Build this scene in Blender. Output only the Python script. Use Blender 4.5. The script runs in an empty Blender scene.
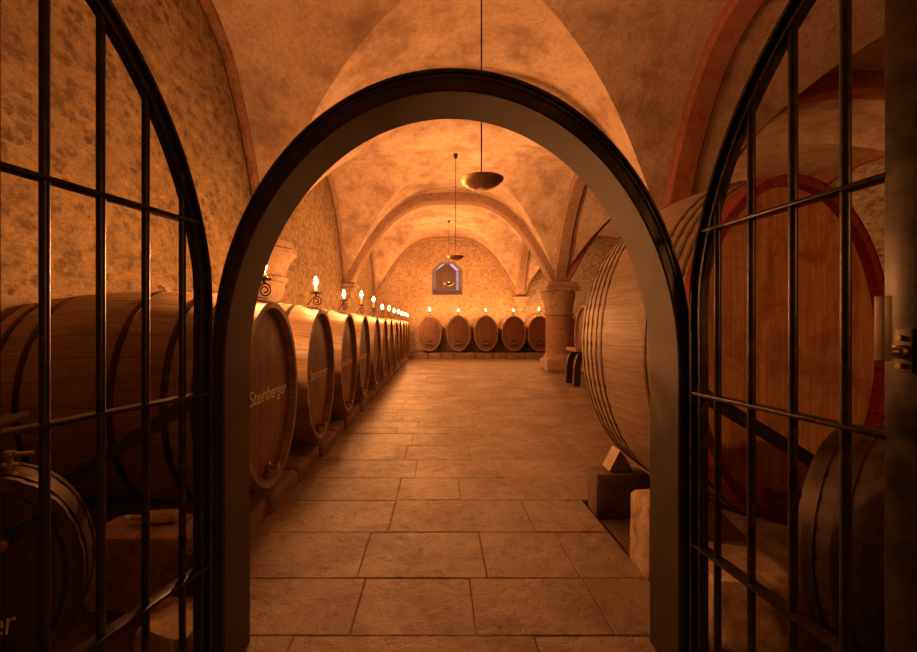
import bpy, bmesh, math, random
from mathutils import Vector, noise, Matrix
R = math.radians
PI = math.pi
sin, cos, sqrt = math.sin, math.cos, math.sqrt
random.seed(7)
scene = bpy.context.scene
COL = scene.collection

# ------------------------------------------------------------------ materials
class NT:
    def __init__(s, name):
        s.m = bpy.data.materials.new(name); s.m.use_nodes = True
        s.t = s.m.node_tree; s.n = s.t.nodes; s.l = s.t.links
        s.b = s.n['Principled BSDF']
    def node(s, typ, **kw):
        n = s.n.new(typ)
        for k, v in kw.items():
            if k.startswith('i_'):
                key = k[2:]
                n.inputs[int(key) if key.isdigit() else key.replace('_', ' ')].default_value = v
            else: setattr(n, k, v)
        return n
    def link(s, a, b): s.l.new(a, b)
    def coord(s, kind='Object', scale=(1, 1, 1)):
        c = s.node('ShaderNodeTexCoord'); mp = s.node('ShaderNodeMapping'); mp.inputs['Scale'].default_value = scale
        s.link(c.outputs[kind], mp.inputs['Vector']); return mp.outputs['Vector']
    def noise(s, vec, scale, detail=5, rough=.6, dist=0):
        n = s.node('ShaderNodeTexNoise'); n.inputs['Scale'].default_value = scale
        n.inputs['Detail'].default_value = detail; n.inputs['Roughness'].default_value = rough
        n.inputs['Distortion'].default_value = dist
        s.link(vec, n.inputs['Vector']); return n.outputs['Fac']
    def ramp(s, fac, stops):
        r = s.node('ShaderNodeValToRGB'); e = r.color_ramp.elements
        while len(e) < len(stops): e.new(.5)
        for i, (p, c) in enumerate(stops):
            e[i].position = p
            e[i].color = (c, c, c, 1) if isinstance(c, (int, float)) else (*c, 1)
        s.link(fac, r.inputs['Fac']); return r.outputs['Color']
    def mix(s, fac, a, b, mode='MIX'):
        m = s.node('ShaderNodeMix', data_type='RGBA', blend_type=mode)
        for val, sock in ((fac, m.inputs['Factor']), (a, m.inputs['A']), (b, m.inputs['B'])):
            if hasattr(val, 'links') or hasattr(val, 'is_linked'): s.link(val, sock)
            elif isinstance(val, tuple): sock.default_value = (*val, 1)
            else: sock.default_value = val
        # RGBA sockets
        return m.outputs['Result']
    def mixc(s, fac, a, b, mode='MIX'):
        m = s.node('ShaderNodeMix', data_type='RGBA', blend_type=mode)
        socks = [m.inputs[0], m.inputs[6], m.inputs[7]]
        for val, sock in zip((fac, a, b), socks):
            if isinstance(val, bpy.types.NodeSocket): s.link(val, sock)
            elif isinstance(val, tuple): sock.default_value = (*val, 1)
            else: sock.default_value = val
        return m.outputs[2]
    def math(s, op, a, b=None):
        m = s.node('ShaderNodeMath', operation=op)
        for val, sock in zip((a, b), m.inputs):
            if val is None: continue
            if isinstance(val, bpy.types.NodeSocket): s.link(val, sock)
            else: sock.default_value = val
        return m.outputs[0]
    def bump(s, h, strength=.4, dist=.02):
        b = s.node('ShaderNodeBump'); b.inputs['Strength'].default_value = strength; b.inputs['Distance'].default_value = dist
        s.link(h, b.inputs['Height']); s.link(b.outputs['Normal'], s.b.inputs['Normal'])
    def base(s, c):
        if isinstance(c, tuple): s.b.inputs['Base Color'].default_value = (*c, 1)
        else: s.link(c, s.b.inputs['Base Color'])
    def rough(s, r):
        if isinstance(r, (int, float)): s.b.inputs['Roughness'].default_value = r
        else: s.link(r, s.b.inputs['Roughness'])

def m_plaster(name, c1, c2, c3, stain, pit=.5, sc=1.0):
    t = NT(name); v = t.coord('Object')
    big = t.noise(v, .5 * sc, 6, .6, 0); mid = t.noise(v, 2.3 * sc, 9, .68, 0); fine = t.noise(v, 15 * sc, 6, .72)
    cloud = t.noise(v, .9 * sc, 10, .68, .15)
    col = t.mixc(t.ramp(big, [(.38, 0), (.62, 1)]), c1, c2)
    col = t.mixc(t.ramp(mid, [(.48, 0), (.66, .9)]), col, c3)
    col = t.mixc(t.math('MULTIPLY', t.ramp(cloud, [(.50, 0), (.68, 1)]), pit), col, stain)
    col = t.mixc(t.math('MULTIPLY', t.ramp(mid, [(.34, 1), (.47, 0)]), pit * .6), col, stain)
    col = t.mixc(t.ramp(fine, [(.34, .4), (.52, 0)]), col, stain)
    t.base(col); t.rough(.92)
    t.bump(t.math('ADD', mid, t.math('MULTIPLY', fine, .5)), .7, .06)
    return t.m

def m_rubble(name, plaster, plaster2, stone, stone2, thr=(.44, .53), sc=1.0):
    """old wall: worn render with the field stones showing through"""
    t = NT(name); v = t.coord('Object', (1, 1, 1.5))
    wob = t.node('ShaderNodeTexNoise'); wob.inputs['Scale'].default_value = 5.5; wob.inputs['Detail'].default_value = 5; t.link(v, wob.inputs['Vector'])
    wv = t.node('ShaderNodeMix', data_type='VECTOR'); wv.inputs[0].default_value = .24
    t.link(v, wv.inputs[4]); t.link(wob.outputs['Color'], wv.inputs[5]); wvec = wv.outputs[1]
    vo = t.node('ShaderNodeTexVoronoi'); vo.inputs['Scale'].default_value = 6.5 * sc; t.link(wvec, vo.inputs['Vector'])
    sep = t.node('ShaderNodeSeparateColor'); t.link(vo.outputs['Color'], sep.inputs[0])
    fine = t.noise(v, 19, 7, .72); mid = t.noise(v, 5, 9, .7, 0); big = t.noise(v, .7, 6, .65, 0)
    body = t.ramp(t.math('ADD', vo.outputs['Distance'], t.math('MULTIPLY', t.math('SUBTRACT', mid, .5), 1.1)), [(.30, 1), (.42, 0)])
    area = t.ramp(t.noise(v, .9, 6, .65, .1), [(thr[0], 0), (thr[1], 1)])
    pick = t.ramp(sep.outputs[0], [(.38, 0), (.6, 1)])
    show = t.math('MULTIPLY', t.math('MULTIPLY', body, pick), t.math('MAXIMUM', area, .3))
    pc = t.mixc(t.ramp(big, [(.35, 0), (.65, 1)]), plaster, plaster2)
    pc = t.mixc(t.ramp(fine, [(.3, .6), (.6, 0)]), pc, stone)
    pc = t.mixc(t.ramp(mid, [(.50, 0), (.62, .8)]), pc, stone)
    pc = t.mixc(t.ramp(mid, [(.34, .7), (.44, 0)]), pc, tuple(min(1, x*1.25) for x in plaster))
    sc_ = t.mixc(sep.outputs[1], stone, stone2)
    t.base(t.mixc(t.math('MULTIPLY', show, .85), pc, sc_)); t.rough(.93)
    h = t.math('ADD', t.math('MULTIPLY', mid, .8), t.math('ADD', t.math('MULTIPLY', fine, .5), t.math('MULTIPLY', show, -.4)))
    t.bump(h, .9, .06)
    return t.m

def m_stone(name, c1, c2, dark, sc=1.0, rough=.9, bump=.6):
    t = NT(name); v = t.coord('Object')
    n1 = t.noise(v, 2.2 * sc, 7, .66, .5); n2 = t.noise(v, 13 * sc, 7, .7); n3 = t.noise(v, 5 * sc, 8, .72, 1.0)
    col = t.mixc(t.ramp(n1, [(.35, 0), (.65, 1)]), c1, c2)
    col = t.mixc(t.ramp(n3, [(.5, 0), (.68, .85)]), col, dark)
    col = t.mixc(t.ramp(n2, [(.32, .5), (.55, 0)]), col, dark)
    t.base(col); t.rough(rough)
    t.bump(t.math('ADD', n3, t.math('MULTIPLY', n2, .5)), bump, .03)
    return t.m

def m_flag(name):
    t = NT(name); v = t.coord('Object')
    g = t.node('ShaderNodeNewGeometry'); rnd = g.outputs['Random Per Island']
    n1 = t.noise(v, 1.3, 7, .66, .6); n2 = t.noise(v, 9, 8, .72, .3); n3 = t.noise(v, 45, 5, .7)
    col = t.mixc(rnd, (.235, .16, .098), (.32, .225, .142))
    col = t.mixc(t.ramp(n1, [(.42, 0), (.6, .8)]), col, (.19, .125, .075))
    col = t.mixc(t.ramp(n2, [(.51, 0), (.66, .7)]), col, (.10, .07, .045))
    col = t.mixc(t.ramp(n2, [(.3, .4), (.42, 0)]), col, (.46, .37, .27))
    t.base(col)
    t.rough(t.ramp(t.math('ADD', t.math('MULTIPLY', n1, .6), t.math('MULTIPLY', n2, .4)), [(.3, .36), (.7, .66)]))
    t.bump(t.math('ADD', t.math('MULTIPLY', n2, 1.0), t.math('MULTIPLY', n3, .35)), .9, .03)
    return t.m

def m_wood(name, c1, c2, dark, n_u=1.0, n_v=0.0, grain=(26, 3.0), rough=(.38, .6), spec=.5, joint=.06, bump=.35, stain=(.48, .72, .7)):
    """planks laid out in the UV map: u counts planks, v runs along them (metres)"""
    t = NT(name)
    uv = t.node('ShaderNodeUVMap'); sp = t.node('ShaderNodeSeparateXYZ'); t.link(uv.outputs['UV'], sp.inputs[0])
    u, v = sp.outputs[0], sp.outputs[1]
    fl = t.math('FLOOR', u); fr = t.math('FRACT', u)
    oi = t.node('ShaderNodeObjectInfo')
    wn = t.node('ShaderNodeTexWhiteNoise', noise_dimensions='2D')
    cv = t.node('ShaderNodeCombineXYZ'); t.link(fl, cv.inputs[0]); t.link(oi.outputs['Random'], cv.inputs[1]); t.link(cv.outputs[0], wn.inputs['Vector'])
    gv = t.node('ShaderNodeCombineXYZ')
    t.link(t.math('MULTIPLY', u, grain[0] * .1), gv.inputs[0])
    t.link(t.math('MULTIPLY', v, grain[1] * .33), gv.inputs[1])
    t.link(t.math('ADD', t.math('MULTIPLY', wn.outputs['Value'], 17.0), t.math('MULTIPLY', oi.outputs['Random'], 31.0)), gv.inputs[2])
    g1 = t.noise(gv.outputs[0], 2.4, 8, .66, .35)
    g2 = t.noise(gv.outputs[0], 9.0, 6, .6, .2)
    ov = t.coord('Object'); blot = t.noise(ov, 3.1, 7, .66, .5)
    col = t.mixc(wn.outputs['Value'], c1, c2)
    col = t.mixc(t.ramp(g1, [(.38, 0), (.7, .75)]), col, dark)
    col = t.mixc(t.ramp(blot, [(stain[0], 0), (stain[1], stain[2])]), col, dark)
    jm = t.math('LESS_THAN', t.math('MINIMUM', fr, t.math('SUBTRACT', 1.0, fr)), joint * .5)
    col = t.mixc(t.math('MULTIPLY', jm, .75), col, tuple(x * .25 for x in dark))
    t.base(col)
    t.rough(t.ramp(t.math('ADD', t.math('MULTIPLY', g1, .5), t.math('MULTIPLY', blot, .5)), [(.35, rough[0]), (.65, rough[1])]))
    t.b.inputs['Specular IOR Level'].default_value = spec
    t.bump(t.math('SUBTRACT', t.math('ADD', t.math('MULTIPLY', g2, .3), t.math('MULTIPLY', g1, .3)), t.math('MULTIPLY', jm, .8)), bump, .008)
    return t.m

def m_metal(name, c, rough=.4, metal=.9, wear=None, sc=14):
    t = NT(name); v = t.coord('Object'); n = t.noise(v, sc, 7, .68, .3)
    col = t.mixc(t.ramp(n, [(.45, 0), (.72, .8)]), c, wear or tuple(x * 1.8 for x in c))
    t.base(col); t.b.inputs['Metallic'].default_value = metal
    t.rough(t.ramp(n, [(.3, rough * .8), (.7, min(1, rough * 1.4))]))
    t.bump(n, .12, .004)
    return t.m

def m_plain(name, c, rough=.6, emit=None, strength=0, metal=0):
    t = NT(name); t.base(c); t.rough(rough); t.b.inputs['Metallic'].default_value = metal
    if emit:
        t.b.inputs['Emission Color'].default_value = (*emit, 1); t.b.inputs['Emission Strength'].default_value = strength
    return t.m

M = {}
M['vault'] = m_plaster('vault_plaster', (.62, .48, .355), (.50, .37, .26), (.70, .57, .44), (.27, .17, .11), .85)
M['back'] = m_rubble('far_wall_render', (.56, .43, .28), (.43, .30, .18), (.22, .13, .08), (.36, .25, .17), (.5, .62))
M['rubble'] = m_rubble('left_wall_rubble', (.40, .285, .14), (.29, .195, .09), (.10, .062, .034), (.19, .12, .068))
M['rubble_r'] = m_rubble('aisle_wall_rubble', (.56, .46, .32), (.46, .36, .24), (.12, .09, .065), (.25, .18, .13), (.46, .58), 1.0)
M['rib'] = m_stone('red_painted_rib', (.38, .125, .07), (.44, .19, .115), (.20, .075, .045), .9)
M['ribstone'] = m_stone('rib_sandstone', (.32, .20, .13), (.38, .26, .17), (.15, .085, .055), 1.2)
M['ribdark'] = m_stone('dark_rib_stone', (.26, .12, .075), (.33, .18, .11), (.09, .045, .03), 1.6)
M['sand'] = m_stone('sandstone', (.46, .34, .23), (.38, .26, .18), (.20, .12, .085), .8)
M['shaft'] = m_stone('red_sandstone', (.40, .24, .16), (.33, .18, .12), (.17, .10, .07), .9)
M['ledge'] = m_stone('ledge_stone', (.30, .21, .18), (.24, .155, .14), (.11, .07, .06), 1.3, .85, .9)
M['rock'] = m_stone('rough_block_stone', (.58, .43, .28), (.46, .32, .20), (.17, .10, .06), 1.1, .85, .9)
M['darkrock'] = m_stone('dark_block_stone', (.20, .13, .085), (.15, .095, .06), (.07, .045, .03), 1.4, .8, .8)
M['dirt'] = m_stone('trodden_earth', (.16, .09, .06), (.12, .065, .045), (.06, .035, .025), 1.6, .8, .9)
M['flag'] = m_flag('flagstone')
M['mortar'] = m_stone('joint_mortar', (.20, .14, .09), (.15, .10, .065), (.08, .05, .035), 3)
M['stave'] = m_wood('barrel_staves', (.32, .20, .11), (.40, .265, .15), (.13, .075, .042), joint=.03)
M['head'] = m_wood('barrel_head', (.17, .066, .032), (.22, .09, .042), (.07, .028, .016), grain=(30, 3.0))
M['headred'] = m_wood('barrel_head_reddish', (.19, .058, .03), (.23, .075, .038), (.08, .026, .015), grain=(30, 3.0))
M['stave_big'] = m_wood('great_cask_staves', (.37, .27, .17), (.42, .305, .19), (.19, .12, .07), rough=(.42, .65), joint=.022, bump=.25)
M['head_big'] = m_wood('great_cask_head', (.74, .36, .12), (.80, .42, .15), (.34, .12, .04), grain=(26, 2.6), rough=(.35, .55), joint=.03, bump=.25, stain=(.47, .62, .85))
M['redrim'] = m_wood('red_painted_rim', (.36, .03, .025), (.42, .045, .03), (.16, .018, .014), rough=(.3, .5))
M['stave_dark'] = m_wood('dark_staves', (.075, .044, .025), (.10, .058, .032), (.03, .018, .011), joint=.03)
M['head_dark'] = m_wood('dark_head', (.055, .035, .025), (.075, .045, .03), (.025, .016, .012))
M['timber'] = m_wood('old_timber', (.30, .19, .10), (.36, .23, .12), (.2, .12, .065), joint=0)
M['shutter'] = m_wood('shutter_timber', (.10, .06, .04), (.14, .08, .05), (.05, .03, .02))
M['iron'] = m_metal('black_iron', (.034, .028, .023), .34, .7, (.085, .068, .052))
M['frame'] = m_metal('frame_steel', (.044, .032, .024), .42, .55, (.085, .064, .046), 6)
M['hoop'] = m_metal('hoop_iron', (.15, .112, .08), .5, .6, (.22, .16, .11))
M['hoop_dark'] = m_metal('hoop_iron_dark', (.06, .045, .035), .45, .8, (.12, .085, .06))
M['bronze'] = m_metal('bronze', (.36, .24, .12), .36, .92, (.2, .12, .06), 7)
M['brass'] = m_metal('brass', (.42, .32, .18), .3, .95, (.25, .18, .1))
M['letter'] = m_plain('lettering_paint', (.85, .70, .5), .6)
M['wax'] = m_plain('wax', (.86, .78, .60), .5)
M['wick'] = m_plain('wick', (.03, .02, .02), .9)
M['flame'] = m_plain('flame', (1, .7, .3), .5, (1.0, .37, .105), 1450)
M['bulb'] = m_plain('lit_bulb', (1, .8, .5), .5, (1.0, .44, .12), 60)
M['opal'] = m_plain('opal_glass', (.62, .5, .36), .25)
M['sky'] = m_plain('daylight_pane', (.5, .6, .8), .4, (.30, .42, 1.0), .28)
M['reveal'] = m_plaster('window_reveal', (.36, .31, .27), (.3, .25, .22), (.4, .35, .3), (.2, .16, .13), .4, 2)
M['paper'] = m_plain('bottle_label', (.75, .66, .5), .7)
def m_glass():
    t = NT('bottle_glass'); t.base((.80, .72, .52)); t.rough(.08)
    t.b.inputs['Transmission Weight'].default_value = .45; t.b.inputs['IOR'].default_value = 1.45
    return t.m
M['glass'] = m_glass()

# ------------------------------------------------------------------ mesh tools
class MB:
    def __init__(s): s.v = []; s.f = []; s.uv = []; s.mi = []
    def add(s, verts, faces, uvs=None, mi=0):
        o = len(s.v); s.v += [tuple(p) for p in verts]
        for i, f in enumerate(faces):
            s.f.append([o + k for k in f]); s.uv.append(uvs[i] if uvs else None); s.mi.append(mi)
    def box(s, lo, hi, m=None, bev=0):
        x0, y0, z0 = lo; x1, y1, z1 = hi
        V = [Vector(p) for p in ((x0,y0,z0),(x1,y0,z0),(x1,y1,z0),(x0,y1,z0),(x0,y0,z1),(x1,y0,z1),(x1,y1,z1),(x0,y1,z1))]
        F = [(0,3,2,1),(4,5,6,7),(0,1,5,4),(1,2,6,5),(2,3,7,6),(3,0,4,7)]
        dims = (x1-x0, y1-y0, z1-z0); ax = max(range(3), key=lambda i: dims[i]); other = [i for i in range(3) if i != ax]
        UV = [[((V[k][other[0]] + V[k][other[1]]) * 6 + .37, V[k][ax]) for k in f] for f in F]
        if m: V = [m @ p for p in V]
        if bev:
            bm = bmesh.new(); bv = [bm.verts.new(p) for p in V]
            for f in F: bm.faces.new([bv[k] for k in f])
            bmesh.ops.bevel(bm, geom=bm.edges[:], offset=bev, segments=2, affect='EDGES', profile=.5)
            bm.verts.index_update()
            s.add([v.co.copy() for v in bm.verts], [[v.index for v in f.verts] for f in bm.faces],
                  [[((v.co.x + v.co.y) * 4 + .37, v.co.z if ax == 2 else v.co[ax]) for v in f.verts] for f in bm.faces]); bm.free()
        else: s.add(V, F, UV)
    def tube(s, path, r, n=10, m=None, cap=True):
        P = [Vector(p) for p in path]; rs = r if isinstance(r, (list, tuple)) else [r] * len(P)
        V = []; F = []; prev = None
        for i, p in enumerate(P):
            d = (P[min(i+1, len(P)-1)] - P[max(i-1, 0)]).normalized()
            if prev is None: a = d.orthogonal().normalized()
            else: a = (prev - d * prev.dot(d)).normalized()
            prev = a; b = d.cross(a)
            for k in range(n):
                t = 2*PI*k/n; V.append(p + (a*cos(t) + b*sin(t)) * rs[i])
        for i in range(len(P)-1):
            for k in range(n): F.append((i*n+k, i*n+(k+1)%n, (i+1)*n+(k+1)%n, (i+1)*n+k))
        if cap: F.append(tuple(reversed(range(n)))); F.append(tuple(range((len(P)-1)*n, len(P)*n)))
        if m: V = [m @ p for p in V]
        s.add(V, F)
    def flat(s, path, w, th, side, m=None):
        """flat bar along a path; side = direction of the width"""
        P = [Vector(p) for p in path]; V = []; F = []; sd = Vector(side).normalized()
        for i, p in enumerate(P):
            d = (P[min(i+1, len(P)-1)] - P[max(i-1, 0)]).normalized()
            a = (sd - d * sd.dot(d)).normalized(); b = d.cross(a)
            for ca, cb in ((-1,-1),(1,-1),(1,1),(-1,1)): V.append(p + a*ca*w/2 + b*cb*th/2)
        for i in range(len(P)-1):
            for k in range(4): F.append((i*4+k, i*4+(k+1)%4, (i+1)*4+(k+1)%4, (i+1)*4+k))
        F.append((3,2,1,0)); e = (len(P)-1)*4; F.append((e, e+1, e+2, e+3))
        if m: V = [m @ p for p in V]
        s.add(V, F)
    def lathe(s, prof, n=32, c=(0,0,0), a0=0, a1=2*PI, m=None):
        full = abs(a1-a0-2*PI) < 1e-6; N = n if full else n+1
        V = []; F = []
        for r, z in prof:
            for k in range(N):
                t = a0 + (a1-a0)*k/n; V.append(Vector((c[0]+r*cos(t), c[1]+r*sin(t), c[2]+z)))
        for i in range(len(prof)-1):
            for k in range(n):
                k2 = (k+1) % N if full else k+1
                F.append((i*N+k, i*N+k2, (i+1)*N+k2, (i+1)*N+k))
        if full:
            if prof[0][0] > 1e-4: F.append(tuple(reversed(range(N))))
            if prof[-1][0] > 1e-4: F.append(tuple(range((len(prof)-1)*N, len(prof)*N)))
        if m: V = [m @ p for p in V]
        s.add(V, F)
    def rock(s, lo, hi, seed, cuts=7, pw=7.0, amp=.05, top=None, m=None, freq=1.6):
        bm = bmesh.new(); bmesh.ops.create_cube(bm, size=2)
        bmesh.ops.subdivide_edges(bm, edges=bm.edges[:], cuts=cuts, use_grid_fill=True)
        c = [(lo[i]+hi[i])/2 for i in range(3)]; h = [(hi[i]-lo[i])/2 for i in range(3)]
        V = []
        for v in bm.verts:
            p = v.co; q = (abs(p.x)**pw + abs(p.y)**pw + abs(p.z)**pw) ** (1/pw)
            p = p / q
            w = Vector((c[0]+p.x*h[0], c[1]+p.y*h[1], c[2]+p.z*h[2]))
            k = Vector((seed*7.3, seed*3.1, seed*1.7))
            d = noise.noise_vector((w*freq*2 + k)) * amp + noise.noise_vector((w*freq*6 + k)) * amp * .35
            if top is not None and p.z > .95: d.z *= top
            w += d
            w.z = max(w.z, lo[2])
            V.append(m @ w if m else w)
        bm.verts.index_update()
        s.add(V, [[v.index for v in f.verts] for f in bm.faces]); bm.free()
    def build(s, name, mat, parent=None, smooth=True, angle=38, extra=None):
        me = bpy.data.meshes.new(name); me.from_pydata(s.v, [], s.f); me.update()
        if any(u is not None for u in s.uv):
            lay = me.uv_layers.new(name='UVMap'); k = 0; buf = []
            for f, u in zip(s.f, s.uv):
                for j in range(len(f)): buf += list(u[j]) if u is not None else [0.37, 0.0]
            lay.data.foreach_set('uv', buf)
        me.materials.append(mat)
        if smooth:
            me.polygons.foreach_set('use_smooth', [True]*len(me.polygons))
            me.set_sharp_from_angle(angle=R(angle))
        o = bpy.data.objects.new(name, me); COL.objects.link(o)
        if parent: o.parent = parent
        return o

def tag(o, label=None, cat=None, group=None, kind=None):
    if label: o['label'] = label
    if cat: o['category'] = cat
    if group: o['group'] = group
    if kind: o['kind'] = kind
    return o
def thing(name, label, cat, loc=(0,0,0), rz=0, group=None):
    o = bpy.data.objects.new(name, None); COL.objects.link(o); o.empty_display_size = .1
    o.location = loc; o.rotation_euler = (0,0,rz)
    return tag(o, label, cat, group)
def kids(o): return [c for c in bpy.data.objects if c.parent == o]
def copy_tree(o, parent=None):
    c = o.copy(); COL.objects.link(c)
    if parent: c.parent = parent
    for ch in kids(o): copy_tree(ch, c)
    return c
def struct(o): o['kind'] = 'structure'; return o

# ------------------------------------------------------------------ layout numbers
EYE = 1.58
XL, XC, XR = -3.35, 4.30, 11.95          # left wall, column row, right wall
YB = [-4.5, 2.5, 8.1, 15.3, 22.6]      # bay lines
SPR, RISE = 3.05, 3.2
def arc(u, p=2.5): return max(0.0, 1 - abs(u)**p)

# ------------------------------------------------------------------ ceiling: groin vaults
def build_ceiling():
    mb = MB(); n = 36
    us = [sin(PI/2 * (2*i/n - 1)) for i in range(n+1)]
    for x0, x1 in ((XL, XC), (XC, XR)):
        for y0, y1 in zip(YB[:-1], YB[1:]):
            V = []; F = []
            for j in range(n+1):
                for i in range(n+1):
                    u, v = us[i], us[j]
                    mn = min(abs(u), abs(v))
                    mx = max(abs(u), abs(v)); z = SPR + RISE * arc(mn, 2.45 + .65*(mx - mn))
                    x = (x0+x1)/2 + u*(x1-x0)/2; y = (y0+y1)/2 + v*(y1-y0)/2
                    edge = min(1 - abs(u), 1 - abs(v))
                    z += min(1, edge*6) * .05 * noise.noise(Vector((x*.7, y*.7, 3.3)))
                    V.append((x, y, z))
            for j in range(n):
                for i in range(n):
                    a, b, c, d = j*(n+1)+i, j*(n+1)+i+1, (j+1)*(n+1)+i+1, (j+1)*(n+1)+i
                    if (i < n/2) == (j < n/2): F += [(a, d, c), (a, c, b)]
                    else: F += [(a, d, b), (b, d, c)]
            mb.add(V, F)
    o = mb.build('ceiling', M['vault'], angle=14); struct(o)
build_ceiling()

# ribs -------------------------------------------------------------
trim_no = [0]
def rib(p0, p1, width, depth, mat, off=0.0, cham=.05, legs=0.0, ext=.02):
    """arch between two springing points in plan; rectangular section with chamfered arrises"""
    p0, p1 = Vector(p0), Vector(p1); d = (p1-p0); hw = d.length/2; d.normalize(); c = (p0+p1)/2
    s = Vector((-d.y, d.x, 0)); n = 40
    lo, hi = off - width/2, off + width/2
    prof = [(0, lo), (depth-cham, lo), (depth, lo+cham), (depth, hi-cham), (depth-cham, hi), (0, hi)]
    mb = MB(); V = []; F = []
    for i in range(n+1):
        t = PI*i/n
        for dep, w in prof:
            a = hw + .02 - dep; b = RISE + ext - dep
            q = c - d * (a*cos(t)) + s*w
            z = SPR + b*arc(cos(t), 2.5 + .65*(1 - abs(cos(t))))
            if i in (0, n): z -= legs
            jj = noise.noise(Vector((q.x*2, q.y*2, z*2))) * .012
            V.append((q.x + jj, q.y + jj, z))
    k = len(prof)
    for i in range(n):
        for j in range(k):
            F.append((i*k+j, (i+1)*k+j, (i+1)*k+(j+1)%k, i*k+(j+1)%k))
    F.append(tuple(range(k))); F.append(tuple(reversed(range(n*k, n*k+k))))
    mb.add(V, F); trim_no[0] += 1
    return struct(mb.build('trim_%d' % trim_no[0], mat))
for y in YB[1:4]:
    rib((XL, y, 0), (XC, y, 0), .50, .16 if y < 9 else .32, M['vault'] if y < 9 else M['ribstone'])
    rib((XC, y, 0), (XR, y, 0), .50, .32, M['rib'])
for y0, y1 in zip(YB[:-1], YB[1:]):
    near = y0 < 8
    rib((XC, y0, 0), (XC, y1, 0), .44, .20, M['rib'] if near else M['ribstone'])
    rib((XL, y0, 0), (XL, y1, 0), .16, .16, M['ribdark'] if near else M['ribstone'], off=-.08)
    rib((XR, y0, 0), (XR, y1, 0), .20, .18, M['rib'], off=.10)
rib((XL, YB[4], 0), (XC, YB[4], 0), .3, .20, M['ribstone'], off=-.15)
rib((XC, YB[4], 0), (XR, YB[4], 0), .3, .20, M['ribstone'], off=-.15)

# walls ------------------------------------------------------------
def wall(name, pts, mat, back, sub=0):
    mb = MB(); V = [Vector(p) for p in pts] + [Vector(p) + Vector(back) for p in pts]
    mb.add(V, [(0,1,2,3), (7,6,5,4), (0,4,5,1), (1,5,6,2), (2,6,7,3), (3,7,4,0)])
    return struct(mb.build(name, mat, smooth=False))
WT = 6.6
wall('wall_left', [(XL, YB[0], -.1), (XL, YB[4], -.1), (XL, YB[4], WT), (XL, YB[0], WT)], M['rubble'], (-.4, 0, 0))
wall('wall_right', [(XR, YB[4], -.1), (XR, YB[0], -.1), (XR, YB[0], WT), (XR, YB[4], WT)], M['rubble_r'], (.4, 0, 0))
wall('wall_back', [(XR, YB[0], -.1), (XL, YB[0], -.1), (XL, YB[0], WT), (XR, YB[0], WT)], M['back'], (0, -.4, 0))
wall('wall_aisle', [(XC, YB[4], -.1), (XR, YB[4], -.1), (XR, YB[4], WT), (XC, YB[4], WT)], M['rubble_r'], (0, .4, 0))
# far wall with the window opening
WX0, WX1, WZ0, WZ1, WZT = -.33, 1.31, 3.22, 4.55, 4.98
def far_wall():
    Y = YB[4]; hole = [(WX0, WZ0), (WX1, WZ0), (WX1, WZ1), ((WX0+WX1)/2 + .35, WZT), ((WX0+WX1)/2 - .35, WZT), (WX0, WZ1)]
    bm = bmesh.new()
    def loop(pts):
        vs = [bm.verts.new((x, Y, z)) for x, z in pts]
        return [bm.edges.new((vs[i], vs[(i+1) % len(vs)])) for i in range(len(vs))]
    es = loop([(XL, -.1), (XC, -.1), (XC, WT), (XL, WT)]) + loop(hole)
    bmesh.ops.triangle_fill(bm, use_beauty=True, use_dissolve=False, edges=es)
    bm.normal_update()
    for f in bm.faces:
        if f.normal.y > 0: f.normal_flip()
    me = bpy.data.meshes.new('wall_far'); bm.to_mesh(me); bm.free(); me.materials.append(M['back'])
    o = bpy.data.objects.new('wall_far', me); COL.objects.link(o); struct(o)
    # splayed reveal, shutter and the daylight behind it
    cx = (WX0+WX1)/2; k = .80; D = .70
    mb = MB(); fr = [Vector((x, Y, z)) for x, z in hole]
    bk = [Vector((cx + (x-cx)*k, Y + D, (WZ0+.30) + (z-WZ0)*.80)) for x, z in hole]
    n = len(fr); mb.add(fr + bk, [(i, (i+1) % n, n+(i+1) % n, n+i) for i in range(n)])
    w = struct(mb.build('window_1', M['reveal'], smooth=False))
    mb = MB(); mb.add([p + Vector((0, .02, 0)) for p in bk], [tuple(range(n))]); mb.build('window_pane', M['sky'], w, smooth=False)
    b0, b1, bz0, bz1, bzt = bk[0].x, bk[1].x, bk[0].z, bk[2].z, bk[3].z
    mb = MB(); x0, x1 = b0 + .02, b1 - .17; xm = (b0+b1)/2
    outline = [(x0, bz0+.01), (x1, bz0+.01), (x1, bz1 - .02), (xm+.1, bzt - .02), (xm - .1, bzt - .02), (x0, bz1 - .02)]
    ya, yb = Y + D - .10, Y + D - .03
    f_ = [Vector((x, ya, z)) for x, z in outline]; b_ = [Vector((x, yb, z)) for x, z in outline]; m_ = len(f_)
    mb.add(f_ + b_, [tuple(range(m_)), tuple(reversed(range(m_, 2*m_)))] + [(i, m_+i, m_+(i+1) % m_, (i+1) % m_) for i in range(m_)],
           [[(p.x*7, p.z) for p in f_], [(p.x*7, p.z) for p in reversed(b_)]] + [[(.3, 0)]*4]*m_)
    for zz in (bz0+.25, (bz0+bzt)/2, bz1 - .1): mb.box((x0, ya-.04, zz-.04), (x1, ya, zz+.04))
    mb.build('shutter', M['shutter'], w, smooth=False)
    mb = MB(); mb.box((x1+.03, ya, bz0+.01), (x1+.07, yb, bz1+.02)); mb.box((b1-.05, ya, bz0+.01), (b1-.01, yb, bz1))
    for zz in (bz0+.35, bz0+.75): mb.box((x1+.03, ya+.01, zz-.015), (b1-.02, yb-.01, zz+.015))
    mb.build('casement', M['shutter'], w, smooth=False)
far_wall()

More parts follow.
